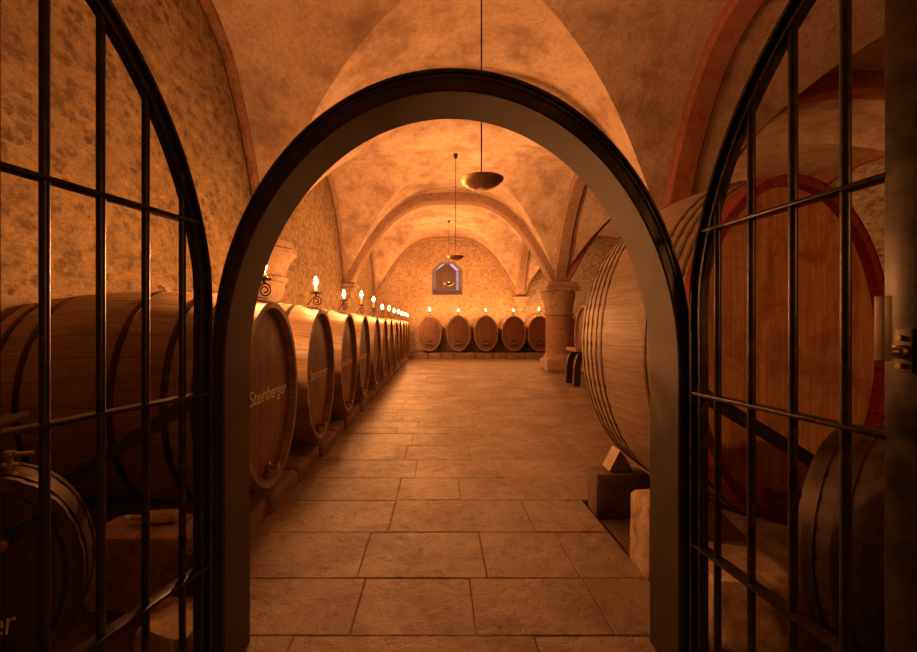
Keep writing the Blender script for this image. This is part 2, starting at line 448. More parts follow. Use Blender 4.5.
# floor ------------------------------------------------------------
mb = MB(); mb.add([(XL, YB[0], -.05), (XR, YB[0], -.05), (XR, YB[4], -.05), (XL, YB[4], -.05)], [(0,1,2,3)])
ground = struct(mb.build('floor', M['dirt'], smooth=False))
def paving():
    mb = MB(); rnd = random.Random(21)
    y = YB[0] + .05
    def slab(x0, x1, y0, y1):
        g = .0025; ins = .006; z = rnd.uniform(-.001, .003); tilt = rnd.uniform(-.0015, .0015); tx = rnd.uniform(-.0015, .0015)
        def zz(i): return z + (tilt if i in (1, 2) else -tilt) + (tx if i in (2, 3) else -tx)
        q = [(x0+g, y0+g), (x1-g, y0+g), (x1-g, y1-g), (x0+g, y1-g)]
        q = [(a + rnd.uniform(-.0015, .0015), b + rnd.uniform(-.0015, .0015)) for a, b in q]
        qi = [(x0+g+ins, y0+g+ins), (x1-g-ins, y0+g+ins), (x1-g-ins, y1-g-ins), (x0+g+ins, y1-g-ins)]
        V = [(a, b, -.03) for a, b in q] + [(a, b, z - .005) for a, b in q] + [(a, b, zz(i)) for i, (a, b) in enumerate(qi)]
        F = [(8, 9, 10, 11)]
        for i in range(4):
            j = (i+1) % 4; F += [(i, j, 4+j, 4+i), (4+i, 4+j, 8+j, 8+i)]
        mb.add(V, F)
    while y < 20.9:
        d = rnd.uniform(.38, .66)
        if y < 3.9 < y + d + .15: d = 3.9 - y if 3.9 - y > .25 else d
        y1 = min(y + d, 20.95)
        xmax = 1.31 if y1 < 3.95 else XR - .05
        x = -1.47
        while x < xmax - .01:
            w = rnd.uniform(.5, 1.25)
            if xmax - (x + w) < .35: w = xmax - x
            slab(x, x + w, y, y1); x += w
        y = y1
    o = mb.build('flagstones', M['flag'], ground, smooth=False)
    mm = MB(); mm.add([(-1.47, YB[0]+.05, -.0065), (1.305, YB[0]+.05, -.0065), (1.305, 3.9, -.0065), (-1.47, 3.9, -.0065), (XR-.06, 3.905, -.0065), (XR-.06, 20.9, -.0065), (-1.47, 20.9, -.0065)], [(0,1,2,3)])
    mm.add([(-1.47, 3.9, -.0065), (XR-.06, 3.9, -.0065), (XR-.06, 20.9, -.0065), (-1.47, 20.9, -.0065)], [(0,1,2,3)])
    mm.build('joint_mortar', M['mortar'], ground, smooth=False)
paving()

# ------------------------------------------------------------------ columns
def column(x, y, label):
    t = thing('stone_column', label, 'column', (x, y, 0))
    mb = MB(); mb.rock((-.57, -.57, 0), (.57, .57, .42), 3+y, 6, 14, .025)
    mb.lathe([(.55, .40), (.55, .46), (.53, .52), (.50, .56), (.47, .60)], 32); mb.build('base', M['sand'], t)
    mb = MB(); mb.lathe([(.46, .56)] + [(.46 + .006*sin(i*2.1), .56 + i*.14) for i in range(1, 10)] + [(.455, 1.96)], 32); mb.build('shaft', M['shaft'], t)
    mb = MB(); mb.lathe([(.47, 1.94), (.52, 1.97), (.52, 2.03), (.47, 2.06), (.48, 2.2), (.505, 2.36), (.55, 2.52), (.57, 2.68), (.54, 2.74), (.54, 2.80)], 32)
    mb.rock((-.60, -.60, 2.78), (.60, .60, 2.94), 5+y, 6, 14, .018); mb.rock((-.55, -.55, 2.92), (.55, .55, 3.12), 6+y, 6, 14, .018)
    mb.build('capital', M['sand'], t)
column(XC, YB[3], 'stout round red sandstone column standing free before the far barrels')
column(XC, YB[2], 'stout round stone column behind the great cask on the right')
def half_column(x, y, label):
    t = thing('half_column', label, 'column', (x, y, 0))
    mb = MB(); mb.lathe([(0, 1.86), (.10, 1.88), (.26, 1.98), (.38, 2.12), (.43, 2.24), (.44, 2.42)], 20, a0=-PI/2, a1=PI/2); mb.build('shaft', M['sand'], t)
    mb = MB(); mb.lathe([(.44, 2.38), (.50, 2.42), (.50, 2.48), (.45, 2.52), (.48, 2.66), (.56, 2.82), (.63, 2.90), (.66, 2.92), (.66, 2.99), (.60, 3.02), (.62, 3.08), (.60, 3.14), (0, 3.14)], 20, a0=-PI/2, a1=PI/2)
    mb.build('capital', M['sand'], t)
column(XC, YB[1], 'stout round stone column outside the right gate post, out by the edge of the picture')
half_column(XL, YB[2], 'carved half column with capital against the left wall above the barrels')
def corbel(x, y, rz, label, dz=0):
    mb = MB()
    m = Matrix.Translation((x, y, dz)) @ Matrix.Rotation(rz, 4, 'Z')
    for z0, z1, h, d in ((2.98, 3.10, .42, .48), (2.84, 2.98, .36, .42), (2.60, 2.84, .28, .33), (2.36, 2.60, .17, .22), (2.2, 2.36, .08, .12)):
        mb.rock((0, -h, z0), (d, h, z1), h*9+y, 5, 12, .012, m=m)
    o = mb.build('corbel', M['sand']); tag(o, label, 'corbel'); return o
corbel(XL, YB[3], 0, 'stepped stone corbel high on the left wall carrying an arch', -.04)
corbel(XC, YB[4], -PI/2, 'stepped stone corbel on the far wall above the barrels, left of the column')

# ------------------------------------------------------------------ barrels
def text_mesh(txt, size, ext):
    cu = bpy.data.curves.new('lettering', 'FONT'); cu.body = txt; cu.size = size; cu.extrude = ext
    cu.align_x = 'CENTER'; cu.align_y = 'CENTER'; cu.shear = .12
    ob = bpy.data.objects.new('lettering', cu); COL.objects.link(ob)
    dg = bpy.context.evaluated_depsgraph_get(); me = bpy.data.meshes.new_from_object(ob.evaluated_get(dg))
    bpy.data.objects.remove(ob); bpy.data.curves.remove(cu); me.name = 'lettering'; return me

def make_barrel(label, group, L, a, b, bulge, staves, hoops, ms, mh, mhoop, chime=.05, depth=.06, hatch=True, rim_mat=None, text=None, hoop_w=.045, name='wine_barrel', tz=0.0, ty=0.0, tsx=1.0, back_head=True):
    """front head looks along local +x; the root is at the lowest point of the belly"""
    t = thing(name, label, 'barrel', (0,0,0), 0, group)
    CZ = b * (1 + bulge)
    def sc(x): q = 2*(-x)/L - 1; return 1 + bulge * (1 - q*q)
    def pt(x, ang, off=0.0):
        s = sc(x); return Vector((x, (a*s + off)*cos(ang), CZ + (b*s + off)*sin(ang)))
    mb = MB(); sub = 4; N = staves*sub; nr = 16
    V = []; F = []; UV = []
    rows = [(-L*i/nr) for i in range(nr+1)]
    for x in rows:
        for k in range(N):
            V.append(pt(x, 2*PI*k/N, -.004 if k % sub == 0 else 0))
    for i in range(nr):
        for k in range(N):
            F.append((i*N+k, i*N+(k+1) % N, (i+1)*N+(k+1) % N, (i+1)*N+k))
            UV.append([(k/sub, rows[i]), ((k+1)/sub, rows[i]), ((k+1)/sub, rows[i+1]), (k/sub, rows[i+1])])
    # stave ends and the inside of the chime, both ends
    def rim(x, inward):
        V = []; F = []; UV = []
        for xx, off in ((x, 0), (x, -chime), (x + inward, -chime - .004)):
            for k in range(N): V.append(pt(x, 2*PI*k/N, off - (.004 if k % sub == 0 and off == 0 else 0)) + Vector((xx - x, 0, 0)))
        for i in range(2):
            for k in range(N):
                q = (i*N+k, (i+1)*N+k, (i+1)*N+(k+1) % N, i*N+(k+1) % N)
                F.append(q if inward < 0 else tuple(reversed(q)))
                uq = [(k/sub, i*.05), (k/sub, i*.05+.05), ((k+1)/sub, i*.05+.05), ((k+1)/sub, i*.05)]
                UV.append(uq if inward < 0 else list(reversed(uq)))
        return V, F, UV
    mb.add(V, F, UV)
    mb.add(*rim(-L, depth))
    if not rim_mat: mb.add(*rim(0, -depth))
    mb.build('staves', ms, t)
    if rim_mat:
        mr = MB(); mr.add(*rim(0, -depth))
        V = []; F = []; UV = []
        for x in (.004, -.10):
            for k in range(N): V.append(pt(min(x, 0), 2*PI*k/N, .005) + Vector((max(x, 0), 0, 0)))
        for k in range(N): F.append((k, (k+1) % N, N+(k+1) % N, N+k)); UV.append([(k/sub, 0), ((k+1)/sub, 0), ((k+1)/sub, .1), (k/sub, .1)])
        for k in range(N): V.append(pt(0, 2*PI*k/N, -.002) + Vector((.004, 0, 0)))
        for k in range(N): F.append((2*N+k, 2*N+(k+1) % N, (k+1) % N, k)); UV.append([(k/sub, 0)]*4)
        mr.add(V, F, UV); mr.build('rim', rim_mat, t)['label'] = 'red painted rim'
    def disc(x, nx, name):
        mb = MB(); n = 64; V = [Vector((x + nx*.02, 0, CZ))]; F = []; UV = []
        rr = (.35, .7, 1.0)
        for r in rr:
            for k in range(n):
                an = 2*PI*k/n; V.append(Vector((x + nx*.02*(1 - r*r), (a-chime+.006)*r*cos(an), CZ + (b-chime+.006)*r*sin(an))))
        def uv(i): return (V[i].y/.105 + .5, V[i].z)
        for k in range(n):
            k2 = (k+1) % n; tri = (0, 1+k, 1+k2) if nx > 0 else (0, 1+k2, 1+k)
            F.append(tri); UV.append([uv(i) for i in tri])
            for q in range(len(rr)-1):
                o1, o2 = 1+q*n, 1+(q+1)*n
                f = (o1+k, o2+k, o2+k2, o1+k2); f = f if nx > 0 else tuple(reversed(f))
                F.append(f); UV.append([uv(i) for i in f])
        mb.add(V, F, UV); return mb.build(name, mh, t)
    head = disc(-depth, 1, 'head')
    if back_head: disc(-L + depth, -1, 'head')
    for hx in hoops:
        x0, x1 = -hx, -hx - hoop_w; n = 72; V = []; F = []
        for x, off in ((x0, -.004), (x0, .006), (x1, .006), (x1, -.004)):
            for k in range(n): V.append(pt(x, 2*PI*k/n, off))
        for i in range(3):
            for k in range(n): F.append((i*n+k, i*n+(k+1) % n, (i+1)*n+(k+1) % n, (i+1)*n+k))
        mh_ = MB(); mh_.add(V, F)
        mh_.build('hoop', mhoop, t)
    if hatch == 'tap':
        mb = MB(); mz = CZ - b*.80; m = Matrix.Translation((-depth, 0, mz)) @ Matrix.Rotation(PI/2, 4, 'Y')
        mb.lathe([(.034, 0), (.034, .02), (.02, .03), (.018, .075), (.030, .08), (.030, .10), (.012, .105)], 14, m=m); mb.build('tap', M['brass'], t)
        mb = MB(); mb.box((-depth, -.09, mz-.065), (-depth + .035, .09, mz-.04), bev=.006); mb.build('batten', mh, t)
    elif hatch == 'bar':
        mz = CZ - b*.80; mb = MB(); mb.box((-depth, -.13, mz-.075), (-depth+.05, .13, mz-.03), bev=.006); h = mb.build('batten', M['timber'], t)
        mb = MB(); mb.box((-depth, -.20, mz-.03), (-depth+.10, .20, mz+.012), bev=.006); mb.build('crossbar', M['timber'], t)
    elif hatch:
        hz = CZ - b*.56; w0, w1, hh = a*.24, a*.30, b*.17
        mb = MB(); x0 = -depth + .005; x1 = x0 + .035
        out = [(-w1, -hh), (w1, -hh), (w0*1.05, hh*.5), (w0*.7, hh*.9), (0, hh*1.05), (-w0*.7, hh*.9), (-w0*1.05, hh*.5)]
        n = len(out); f_ = [Vector((x1, y, hz+z)) for y, z in out]; b_ = [Vector((x0, y*1.1, hz+z*1.1)) for y, z in out]
        mb.add(f_ + b_, [tuple(range(n))] + [(i, n+i, n+(i+1) % n, (i+1) % n) for i in range(n)],
               [[(p.y/.1, p.z) for p in f_]] + [[(.3, 0)]*4]*n)
        h = mb.build('hatch', M['head_dark'], t, angle=30)
        mb = MB(); mb.box((x1 - .002, -a*.40, hz - .035), (x1 + .05, a*.40, hz + .035), bev=.006); mb.build('crossbar', mh, h)
        mb = MB(); m = Matrix.Translation((x1 + .045, 0, hz)) @ Matrix.Rotation(PI/2, 4, 'Y')
        mb.lathe([(.016, 0), (.016, .045), (.026, .045), (.026, .07), (.012, .075)], 12, m=m); mb.build('bolt', M['brass'], h)
    if text:
        me = text; o = bpy.data.objects.new('lettering', me); COL.objects.link(o); o.parent = t
        # text lies in its xy plane: turn it upright, reading along +y, facing +x
        o.matrix_local = Matrix.Translation((-depth + .021, ty, CZ + tz)) @ Matrix(((0,0,1,0),(tsx,0,0,0),(0,1,0,0),(0,0,0,1)))
        o['label'] = 'white painted lettering'
    return t, CZ, pt
txt_row = text_mesh('Steinberger', .165, .002); txt_row.materials.append(M['letter'])
ORD = ['first', 'second', 'third', 'fourth', 'fifth', 'sixth', 'seventh', 'eighth', 'ninth', 'tenth', 'eleventh', 'twelfth']
NROW = 12; Y1, DY = 3.58, 1.52; HX = -1.36; LZ = .173
rowL, ra, rb, rbul = 1.88, .60, .76, .115
protos = []
for k in range(NROW):
    y = Y1 + DY*k
    if k == 0:
        lab = 'first oval barrel of the left row, nearest the gate, lettered head beside the arch post'
    elif k == NROW-1: lab = 'last oval barrel of the left row, in the far corner'
    else: lab = '%s oval wine barrel from the gate in the long left row' % ORD[k]
    red = k in (2, 8)
    if k in (0, 2):
        o, CZ, _ = make_barrel(lab, 'oval barrels of the left row', rowL, ra, rb, rbul, 30, [.28, .48, .84, 1.50, 1.72],
                               M['stave'], M['headred'] if red else M['head'], M['hoop_dark'], text=txt_row, hatch='tap')
        protos.append(o)
    elif k < 4: o = copy_tree(protos[0])
    elif k == 4:
        o, CZ, _ = make_barrel(lab, 'oval barrels of the left row', rowL, ra, rb, rbul, 30, [.28, .48, .84, 1.50, 1.72],
                               M['stave'], M['head'], M['hoop_dark'], hatch='tap')
        protos.append(o)
    else: o = copy_tree(protos[2])
    o['label'] = lab; o.location = (HX + random.uniform(-.015, .015), y, LZ)

# back row
BY = 21.0; BXS = [-.42, 1.0, 2.35, 3.72, 4.98, 6.38]; ba, bb = .59, .86
blabs = ['leftmost oval barrel of the row along the far wall', 'second oval barrel from the left along the far wall, under the window',
         'third oval barrel from the left along the far wall', 'fourth oval barrel along the far wall, below the wall corbel',
         'fifth oval barrel along the far wall, its right side hidden by the column', 'oval barrel along the far wall seen right of the stone column']
for k, x in enumerate(BXS):
    if k == 0:
        bproto, _, _ = make_barrel(blabs[0], 'oval barrels along the far wall', 1.4, ba, bb, .06, 30, [.05, .3, 1.05, 1.3],
                                   M['stave'], M['head'], M['hoop_dark']); o = bproto
    elif k == 3:
        bproto2, _, _ = make_barrel(blabs[3], 'oval barrels along the far wall', 1.4, ba, bb, .06, 30, [.05, .3, 1.05, 1.3],
                                   M['stave'], M['headred'], M['hoop_dark']); o = bproto2
    else: o = copy_tree(bproto if k < 3 else bproto2)
    o['label'] = blabs[k]; o.location = (x, BY, .30); o.rotation_euler.z = -PI/2

# ledges the rows lie on
def ledge_left():
    t = MB(); rnd = random.Random(4)
    t.box((XL+.01, 2.75, -.05), (-1.66, 21.0, .155))
    y = 2.72
    while y < 20.9:
        d = rnd.uniform(.35, .75); y1 = min(y+d, 20.98)
        t.rock((-1.80, y+.008, -.05), (-1.385 + rnd.uniform(-.03, .02), y1-.008,   .165), rnd.random()*50, 6, 9, .02, freq=2.2)
        y = y1
    tag(t.build('stone_ledge', M['ledge']), 'low rough stone ledge along the left carrying the long barrel row', 'ledge')
ledge_left()
def ledge_back():
    t = MB(); rnd = random.Random(9)
    t.box((-1.3, 21.25, -.05), (8.5, YB[4]-.01, .275))
    x = -1.32
    while x < 8.4:
        d = rnd.uniform(.6, 1.1); x1 = min(x+d, 8.5)
        t.rock((x+.008, 20.97, -.05), (x1-.008, 21.45, .265), rnd.random()*50, 6, 10, .03, freq=2)
        x = x1
    tag(t.build('stone_ledge', M['ledge']), 'low stone ledge across the far end under the barrels', 'ledge')
ledge_back()

# great cask on the right
gth = R(12.5); gL, ga, gb, gbul = 1.22, .80, 1.115, .07
ghoops = [.13, .20, .27, .35, .86, .94, 1.02, 1.10, 1.175]
g, gCZ, _ = make_barrel('great oval cask on the right with orange head and red rim, behind the gate', None, gL, ga, gb, gbul, 44, ghoops,
                        M['stave_big'], M['head_big'], M['hoop'], chime=.055, depth=.06, rim_mat=M['redrim'], hoop_w=.020, hatch='bar')
# front head looks along (sin th, -cos th)
g.rotation_euler.z = -PI/2 + gth; g.location = (2.305, 2.75, 1.43 - gCZ)
g2, g2CZ, _ = make_barrel('large oval cask standing behind the great cask, beside the stone column', None, 1.7, .80, 1.0, .08, 36, [.05, .13, .4, 1.3, 1.6],
                          M['stave_big'], M['head'], M['hoop_dark'], chime=.06, depth=.07)
g2.rotation_euler.z = PI; g2.location = (4.42, 13.15, .12)
for q, (x0, x1) in enumerate(((4.58, 4.90), (5.6, 5.92))):
    m2 = MB(); m2.rock((x0, 12.75, -.05), (x1, 13.55, .115), 8+q, 5, 10, .02)
    tag(m2.build('stone_block', M['darkrock']), ['low stone block under the front of the large cask beside the column', 'low stone block under the rear of the large cask beside the column'][q], 'stone block')

# small dark casks in the foreground
txt_front = text_mesh('Steinberger', .15, .002); txt_front.materials.append(M['letter'])
fth = R(-30)
fb, fCZ, _ = make_barrel('small dark cask behind the left gate with crossbar and white lettering on its head', None, .24, .33, .46, .015, 22, [.03, .17],
                         M['stave_dark'], M['head_dark'], M['hoop_dark'], chime=.055, depth=.06, hatch=False, text=txt_front, tz=-.175, ty=-.125, tsx=.62)
fb.rotation_euler.z = -PI/2 - fth; fb.location = (-1.86, 1.75, .03)
mb = MB(); mb.flat([(-.02, -.06, fCZ+.148), (-.02, .246, fCZ+.26)], .05, .045, (0, -.3, 1)); mb.build('crossbar', M['stave_dark'], fb)
mb = MB(); mb.lathe([(.014, 0), (.014, .05), (.026, .05), (.026, .075), (.01, .08)], 12, m=Matrix.Translation((0, .075, fCZ+.197)) @ Matrix.Rotation(PI/2, 4, 'Y')); mb.build('bolt', M['brass'], fb)
mb = MB(); m = Matrix.Translation((-.10, .06, fCZ + .455)); mb.lathe([(.03, 0), (.028, .03), (.012, .035), (.012, .06), (.022, .065), (.02, .085)], 14, m=m)
mb.tube([(-.10, .06, fCZ+.525), (-.10, .14, fCZ+.52)], .011, 8); mb.build('bung', M['brass'], fb)
rth = R(28)
rb_, rCZ, _ = make_barrel('small dark cask lying in the right foreground behind the gate', None, .74, .47, .50, .10, 26, [.03, .14, .24, .46, .56, .67],
                          M['stave_dark'], M['head_dark'], M['hoop_dark'], chime=.05, depth=.05, hatch=False)
rb_.rotation_euler.z = -PI/2 + rth; rb_.location = (2.385, 1.52, .02)

# ------------------------------------------------------------------ stones, wedges, bottle on the floor
def stone(lo, hi, seed, mat, label, cuts=8, pw=9, amp=.035, rz=0, top=None):
    c = Vector(((lo[0]+hi[0])/2, (lo[1]+hi[1])/2, 0)); m = Matrix.Translation(c) @ Matrix.Rotation(rz, 4, 'Z') @ Matrix.Translation(-c)
    mb = MB(); mb.rock(lo, hi, seed, cuts, pw, amp, m=m, top=top)
    return tag(mb.build('stone_block', mat), label, 'stone block')
stone((1.335, 3.62, -.05), (1.80, 3.85, .335), 3, M['darkrock'], 'dark squared stone block beside the paving, under the far end of the great cask', 8, 16, .012)
stone((1.40, 2.10, -.05), (1.88, 2.74, .30), 5, M['rock'], 'large rough boulder behind the right gate, under the front of the great cask', 9, 9, .05, top=.2)
stone((1.30, 2.66, -.05), (1.50, 2.95, .47), 6, M['rock'], 'narrow upright stone beside the foot of the right arch post', 7, 9, .02)
stone((-2.02, 1.98+.42, -.05), (-1.46, 2.72, .40), 11, M['rock'], 'pale rough stone under the lying bottle, behind the left gate', 8, 8, .03, top=.2)
stone((-1.42, 2.26, -.05), (-1.16, 2.66, .40), 13, M['darkrock'], 'small dark craggy stone between the bottle and the left arch post', 8, 7, .045)
stone((-1.40, 1.86+.06, -.05), (-1.12, 2.22, .22), 15, M['rock'], 'low pale stone at the foot of the left gate', 8, 7, .045)
stone((-2.62, 2.50, -.05), (-2.26, 2.69, .62), 17, M['darkrock'], 'dark stone post behind the small lettered cask holding the left stay', 6, 10, .015)
stone((2.27, 2.40, -.05), (2.52, 2.60, .70), 18, M['darkrock'], 'dark stone post behind the small right cask holding the right stay', 6, 10, .012)
def wedge(pts, y0, y1, label, rz=0):
    mb = MB(); n = len(pts)
    f_ = [Vector((x, y0, z)) for x, z in pts]; b_ = [Vector((x, y1, z)) for x, z in pts]
    mb.add(f_ + b_, [tuple(range(n)), tuple(reversed(range(n, 2*n)))] + [(i, n+i, n+(i+1) % n, (i+1) % n) for i in range(n)],
           [[(p.x*6+.4, p.z) for p in f_], [(p.x*6+.4, p.z) for p in reversed(b_)]] + [[(.4, f_[i].y), (.4, b_[i].y), (.6, b_[i].y), (.6, f_[i].y)] for i in range(n)])
    return tag(mb.build('wooden_wedge', M['timber'], smooth=False), label, 'wedge')
wedge([(1.46, .345), (1.66, .345), (1.60, .46), (1.55, .52)], 3.66, 3.82, 'wooden wedge on the dark stone block steadying the great cask')
wedge([(1.60, .30), (1.86, .30), (1.80, .36), (1.60, .56)], 2.56, 2.72, 'pale wooden wedge under the front of the great cask, seen through the gate')

def bottle():
    t = thing('glass_bottle', 'clear glass bottle with a pale label lying on the rough stone behind the left gate', 'bottle', (-1.66, 2.56, .41), R(8))
    m = Matrix.Translation((0, 0, .037)) @ Matrix.Rotation(-PI/2, 4, 'Y')
    mb = MB(); mb.lathe([(0, -.105), (.03, -.105), (.036, -.10), (.037, -.09), (.037, .05), (.032, .075), (.018, .10), (.0145, .115), (.0145, .165), (.017, .167), (.017, .178), (.013, .18)], 28, m=m)
    mb.build('glass', M['glass'], t)
    mb = MB(); mb.lathe([(.0378, -.06), (.0378, .03)], 28, a0=-1.9, a1=1.9, m=m @ Matrix.Rotation(PI, 4, 'Z')); mb.build('paper_label', M['paper'], t)
    mb = MB(); mb.lathe([(.016, .15), (.0185, .152), (.0185, .183), (.012, .185)], 16, m=m); mb.build('cap', M['paper'], t)
bottle()

# ------------------------------------------------------------------ arch frame and gate leaves
FX, FA, FB_, FS = .06, 1.0, 1.225, 1.39
YF, YK = 1.886, 2.15
def frame():
    t = thing('arched_gateway', 'black steel arched gateway standing between the two open gate leaves', 'gateway', (FX, (YF+YK)/2, 0))
    # section: (outward offset, y); inner lining then front flange with a raised lip
    cy = (YF+YK)/2
    prof = [(0, YK), (0, YF+.012), (.006, YF+.004), (.052, YF+.004), (.056, YF-.004), (.068, YF-.004), (.072, YF+.006), (.078, YF-.012), (.09, YF-.012), (.092, YF+.03), (.03, YF+.03), (.03, YK)]
    path = []; n = 72
    for z in (0, .4, .8, 1.15): path.append(('L', z))
    for i in range(n+1): path.append(('A', PI*i/n))
    for z in (1.15, .8, .4, 0): path.append(('R', z))
    V = []; F = []
    for kind, q in path:
        for off, y in prof:
            jo = off * (.5 if kind != 'A' else .5 + .5*abs(sin(q)))
            if off <= .03: jo = off
            if kind == 'L': p = (-(FA+jo), y-cy, q)
            elif kind == 'R': p = (FA+jo, y-cy, q)
            else: p = (-(FA+jo)*cos(q), y-cy, FS + (FB_+jo)*sin(q))
            V.append(p)
    k = len(prof); N = len(path)
    for i in range(N-1):
        for j in range(k): F.append((i*k+j, i*k+(j+1) % k, (i+1)*k+(j+1) % k, (i+1)*k+j))
    F.append(tuple(reversed(range(k)))); F.append(tuple(range((N-1)*k, N*k)))
    mb = MB(); mb.add(V, F); mb.build('arch_lining', M['frame'], t, angle=25)
    mb = MB()
    mb.flat([(-1.06, 2.06-cy, 1.34), (-2.28-FX, 2.60-cy, .61)], .075, .012, (0, .2, 1))
    mb.build('stay', M['iron'], t)
    mb = MB(); mb.flat([(1.06, 2.06-cy, 1.34), (2.36-FX, 2.48-cy, .68)], .075, .012, (0, .2, 1)); mb.build('stay', M['iron'], t)
    for sx in (-1, 1):
        for z in (.5, 1.25):
            mb = MB(); mb.lathe([(.016, -.05), (.016, .05)], 12, c=(sx*(FA+.062), YF-.02-cy, z)); mb.build('hinge', M['iron'], t)
frame()
def leaf(sx, hx, alpha, zb, zt, label, Z0):
    """half arched gate leaf, opened towards the viewer; local x runs from the hinge to the lock stile"""
    t = thing('gate_leaf', label, 'gate', (hx, 1.868, 0))
    ang = math.atan2(-cos(alpha), sx*sin(alpha)); t.rotation_euler.z = ang
    A, B = 1.044, 1.32; END = .79
    def top(s): q = max(0, min(1, (A-s)/A)); return Z0 + B*sqrt(1-q*q)
    iron = M['iron']
    mb = MB(); mb.box((.006, -.028, .04), (.020, .028, Z0)); mb.box((.020, -.010, .04), (.056, .010, Z0)); mb.box((.050, -.020, .04), (.060, .020, Z0)); mb.build('hinge_stile', iron, t, smooth=False)
    # arched rail: flat bar on edge with an outer flange
    pts = []; s = 0.0
    for i in range(41):
        th = math.acos(max(-1, 1 - END/A)) * i/40; s = A*(1-cos(th)); pts.append((s - .002 + .015*max(0, 1 - i/6), 0, Z0 - .012 + B*sin(th)))
    mb = MB(); mb.flat(pts, .056, .014, (0, 1, 0))
    inner = [(p[0] + .024*cos(math.atan2(p[2]-Z0, A-p[0])), 0, p[2] - .024*sin(math.atan2(p[2]-Z0, A-p[0]))) for p in pts]
    mb.flat(inner, .020, .048, (0, 1, 0)); mb.flat([(p[0] + .042*cos(math.atan2(p[2]-Z0, A-p[0])), 0, p[2] - .042*sin(math.atan2(p[2]-Z0, A-p[0]))) for p in pts], .040, .010, (0, 1, 0)); mb.build('arched_rail', iron, t)
    mb = MB(); mb.box((END-.045, -.025, .04), (END+.045, .025, top(END)-.01), bev=.004); mb.build('lock_stile', iron, t)
    for k in range(4):
        s = .135 + .1643*k
        mb = MB(); mb.tube([(s, 0, .06), (s, 0, 1.0), (s, 0, top(s)-.03)], .0135, 14); mb.build('bar', iron, t)
    for z, s0 in ((zt, None), (1.29, .01), (zb, .01), (.08, .01)):
        if s0 is None:
            s0 = 0
            while top(s0) < z: s0 += .002
        mb = MB(); mb.box((s0, -.026, z-.007), (END-.04, .026, z+.007), bev=.002); mb.build('rail', iron, t)
    return t, END
lf, END = leaf(-1, -1.0, R(14), .552, 2.01, 'left black iron gate leaf swung open, nearest the small lettered cask', 1.575)
rf, END = leaf(1, 1.113, R(6), .64, 1.975, 'right black iron gate leaf swung open, with a lever handle on its stile', 1.525)
# right: lever handle on the aisle side of the lock stile (leaf-local -y side points to the aisle on the right leaf)
def handle(t, side, z, up=True):
    sy = side
    mb = MB(); mb.box((END-.016, sy*.025 if sy > 0 else -.033, z-.05), (END+.022, .033 if sy > 0 else -.025, z+.06), bev=.003)
    p = mb.build('lock_plate', M['hoop'], t)
    for zz in (z-.035, z+.035):
        mb = MB(); mb.tube([(END, sy*.03, zz), (END, sy*.044, zz)], .007, 10); mb.build('screw', M['brass'], p)
    mb = MB(); mb.tube([(END, sy*.03, z), (END, sy*.05, z), (END, sy*.052, z), (END, sy*.085, z)], [.018, .018, .011, .011], 14)
    h = mb.build('spindle', M['brass'], t)
    mb = MB()
    if up: mb.box((END-.012, sy*.085-.012, z-.022), (END+.012, sy*.085+.012, z+.14), bev=.003)
    else: mb.tube([(END, sy*.08, z), (END-.06, sy*.095, z+.012)], [.014, .009], 12)
    mb.build('lever', M['hoop'], t)
handle(rf, -1, 1.515)
handle(lf, 1, 1.335, False)

# ------------------------------------------------------------------ candles
def make_holder():
    t = thing('candle_holder', '', 'candle holder')
    mb = MB(); mb.flat([(-.10, 0, .024), (.03, 0, .002)], .022, .006, (0, 1, 0))
    mb.build('foot', M['iron'], t)
    mb = MB(); pts = []
    pts += [(-.10, 0, .024), (-.075, 0, .05), (-.045, 0, .095), (-.005, 0, .125)]
    for i in range(30):
        th = PI/2 - i*2*PI*1.6/29; r = .058*(1 - i/29*.72); pts.append((.01 + r*cos(th), 0, .07 + r*sin(th)))
    mb.tube(pts, .0065, 8); mb.build('scroll', M['iron'], t)
    mb = MB(); mb.lathe([(.010, .125), (.010, .150), (.055, .155), (.064, .168), (.058, .168), (.05, .16), (.026, .16), (.026, .185), (.022, .185), (.022, .162), (0, .162)], 24)
    mb.build('drip_plate', M['iron'], t)
    return t
def make_candle(h):
    t = thing('candle', '', 'candle')
    mb = MB(); mb.lathe([(0, 0), (.018, 0), (.0185, h*.5), (.017, h-.006), (.012, h), (.004, h-.004), (0, h-.004)], 18); mb.build('wax', M['wax'], t)
    mb = MB(); mb.tube([(0, 0, h-.006), (.001, 0, h+.008), (.003, 0, h+.014)], .0018, 6); mb.build('wick', M['wick'], t)
    mb = MB(); mb.lathe([(0, h+.010), (.015, h+.014), (.024, h+.028), (.025, h+.042), (.018, h+.066), (.008, h+.092), (0, h+.108)], 12); mb.build('flame', M['flame'], t)
    return t
hold = make_holder(); cand = {}
def set_candle(i, x, y, z, h, where, rz=0.0, group=''):
    o = hold if i == 0 else copy_tree(hold)
    o.location = (x, y, z); o.rotation_euler.z = rz; o['label'] = 'iron scroll candle holder on the ' + where; o['group'] = 'candle holders ' + group
    hk = round(h, 2)
    if hk not in cand: cand[hk] = c = make_candle(hk)
    else: c = copy_tree(cand[hk])
    c.location = (x, y, z + .163); c['label'] = 'lit candle on the ' + where; c['group'] = 'candles ' + group
hs = [.07, .09, .06, .16, .16, .06, .10, .07, .10, .07, .10, .07]
ccount = 0
top_row = LZ + rb*(1+rbul) + rb*(1 + rbul*(1 - (2*.09/rowL - 1)**2))
for k in range(NROW):
    wh = '%s barrel from the gate, left row' % ORD[k] if k else 'first barrel of the left row, beside the arch post'
    set_candle(ccount, HX - .09, Y1 + DY*k, top_row + .010, hs[k], wh, R(random.uniform(-22, 8)), 'along the left row'); ccount += 1
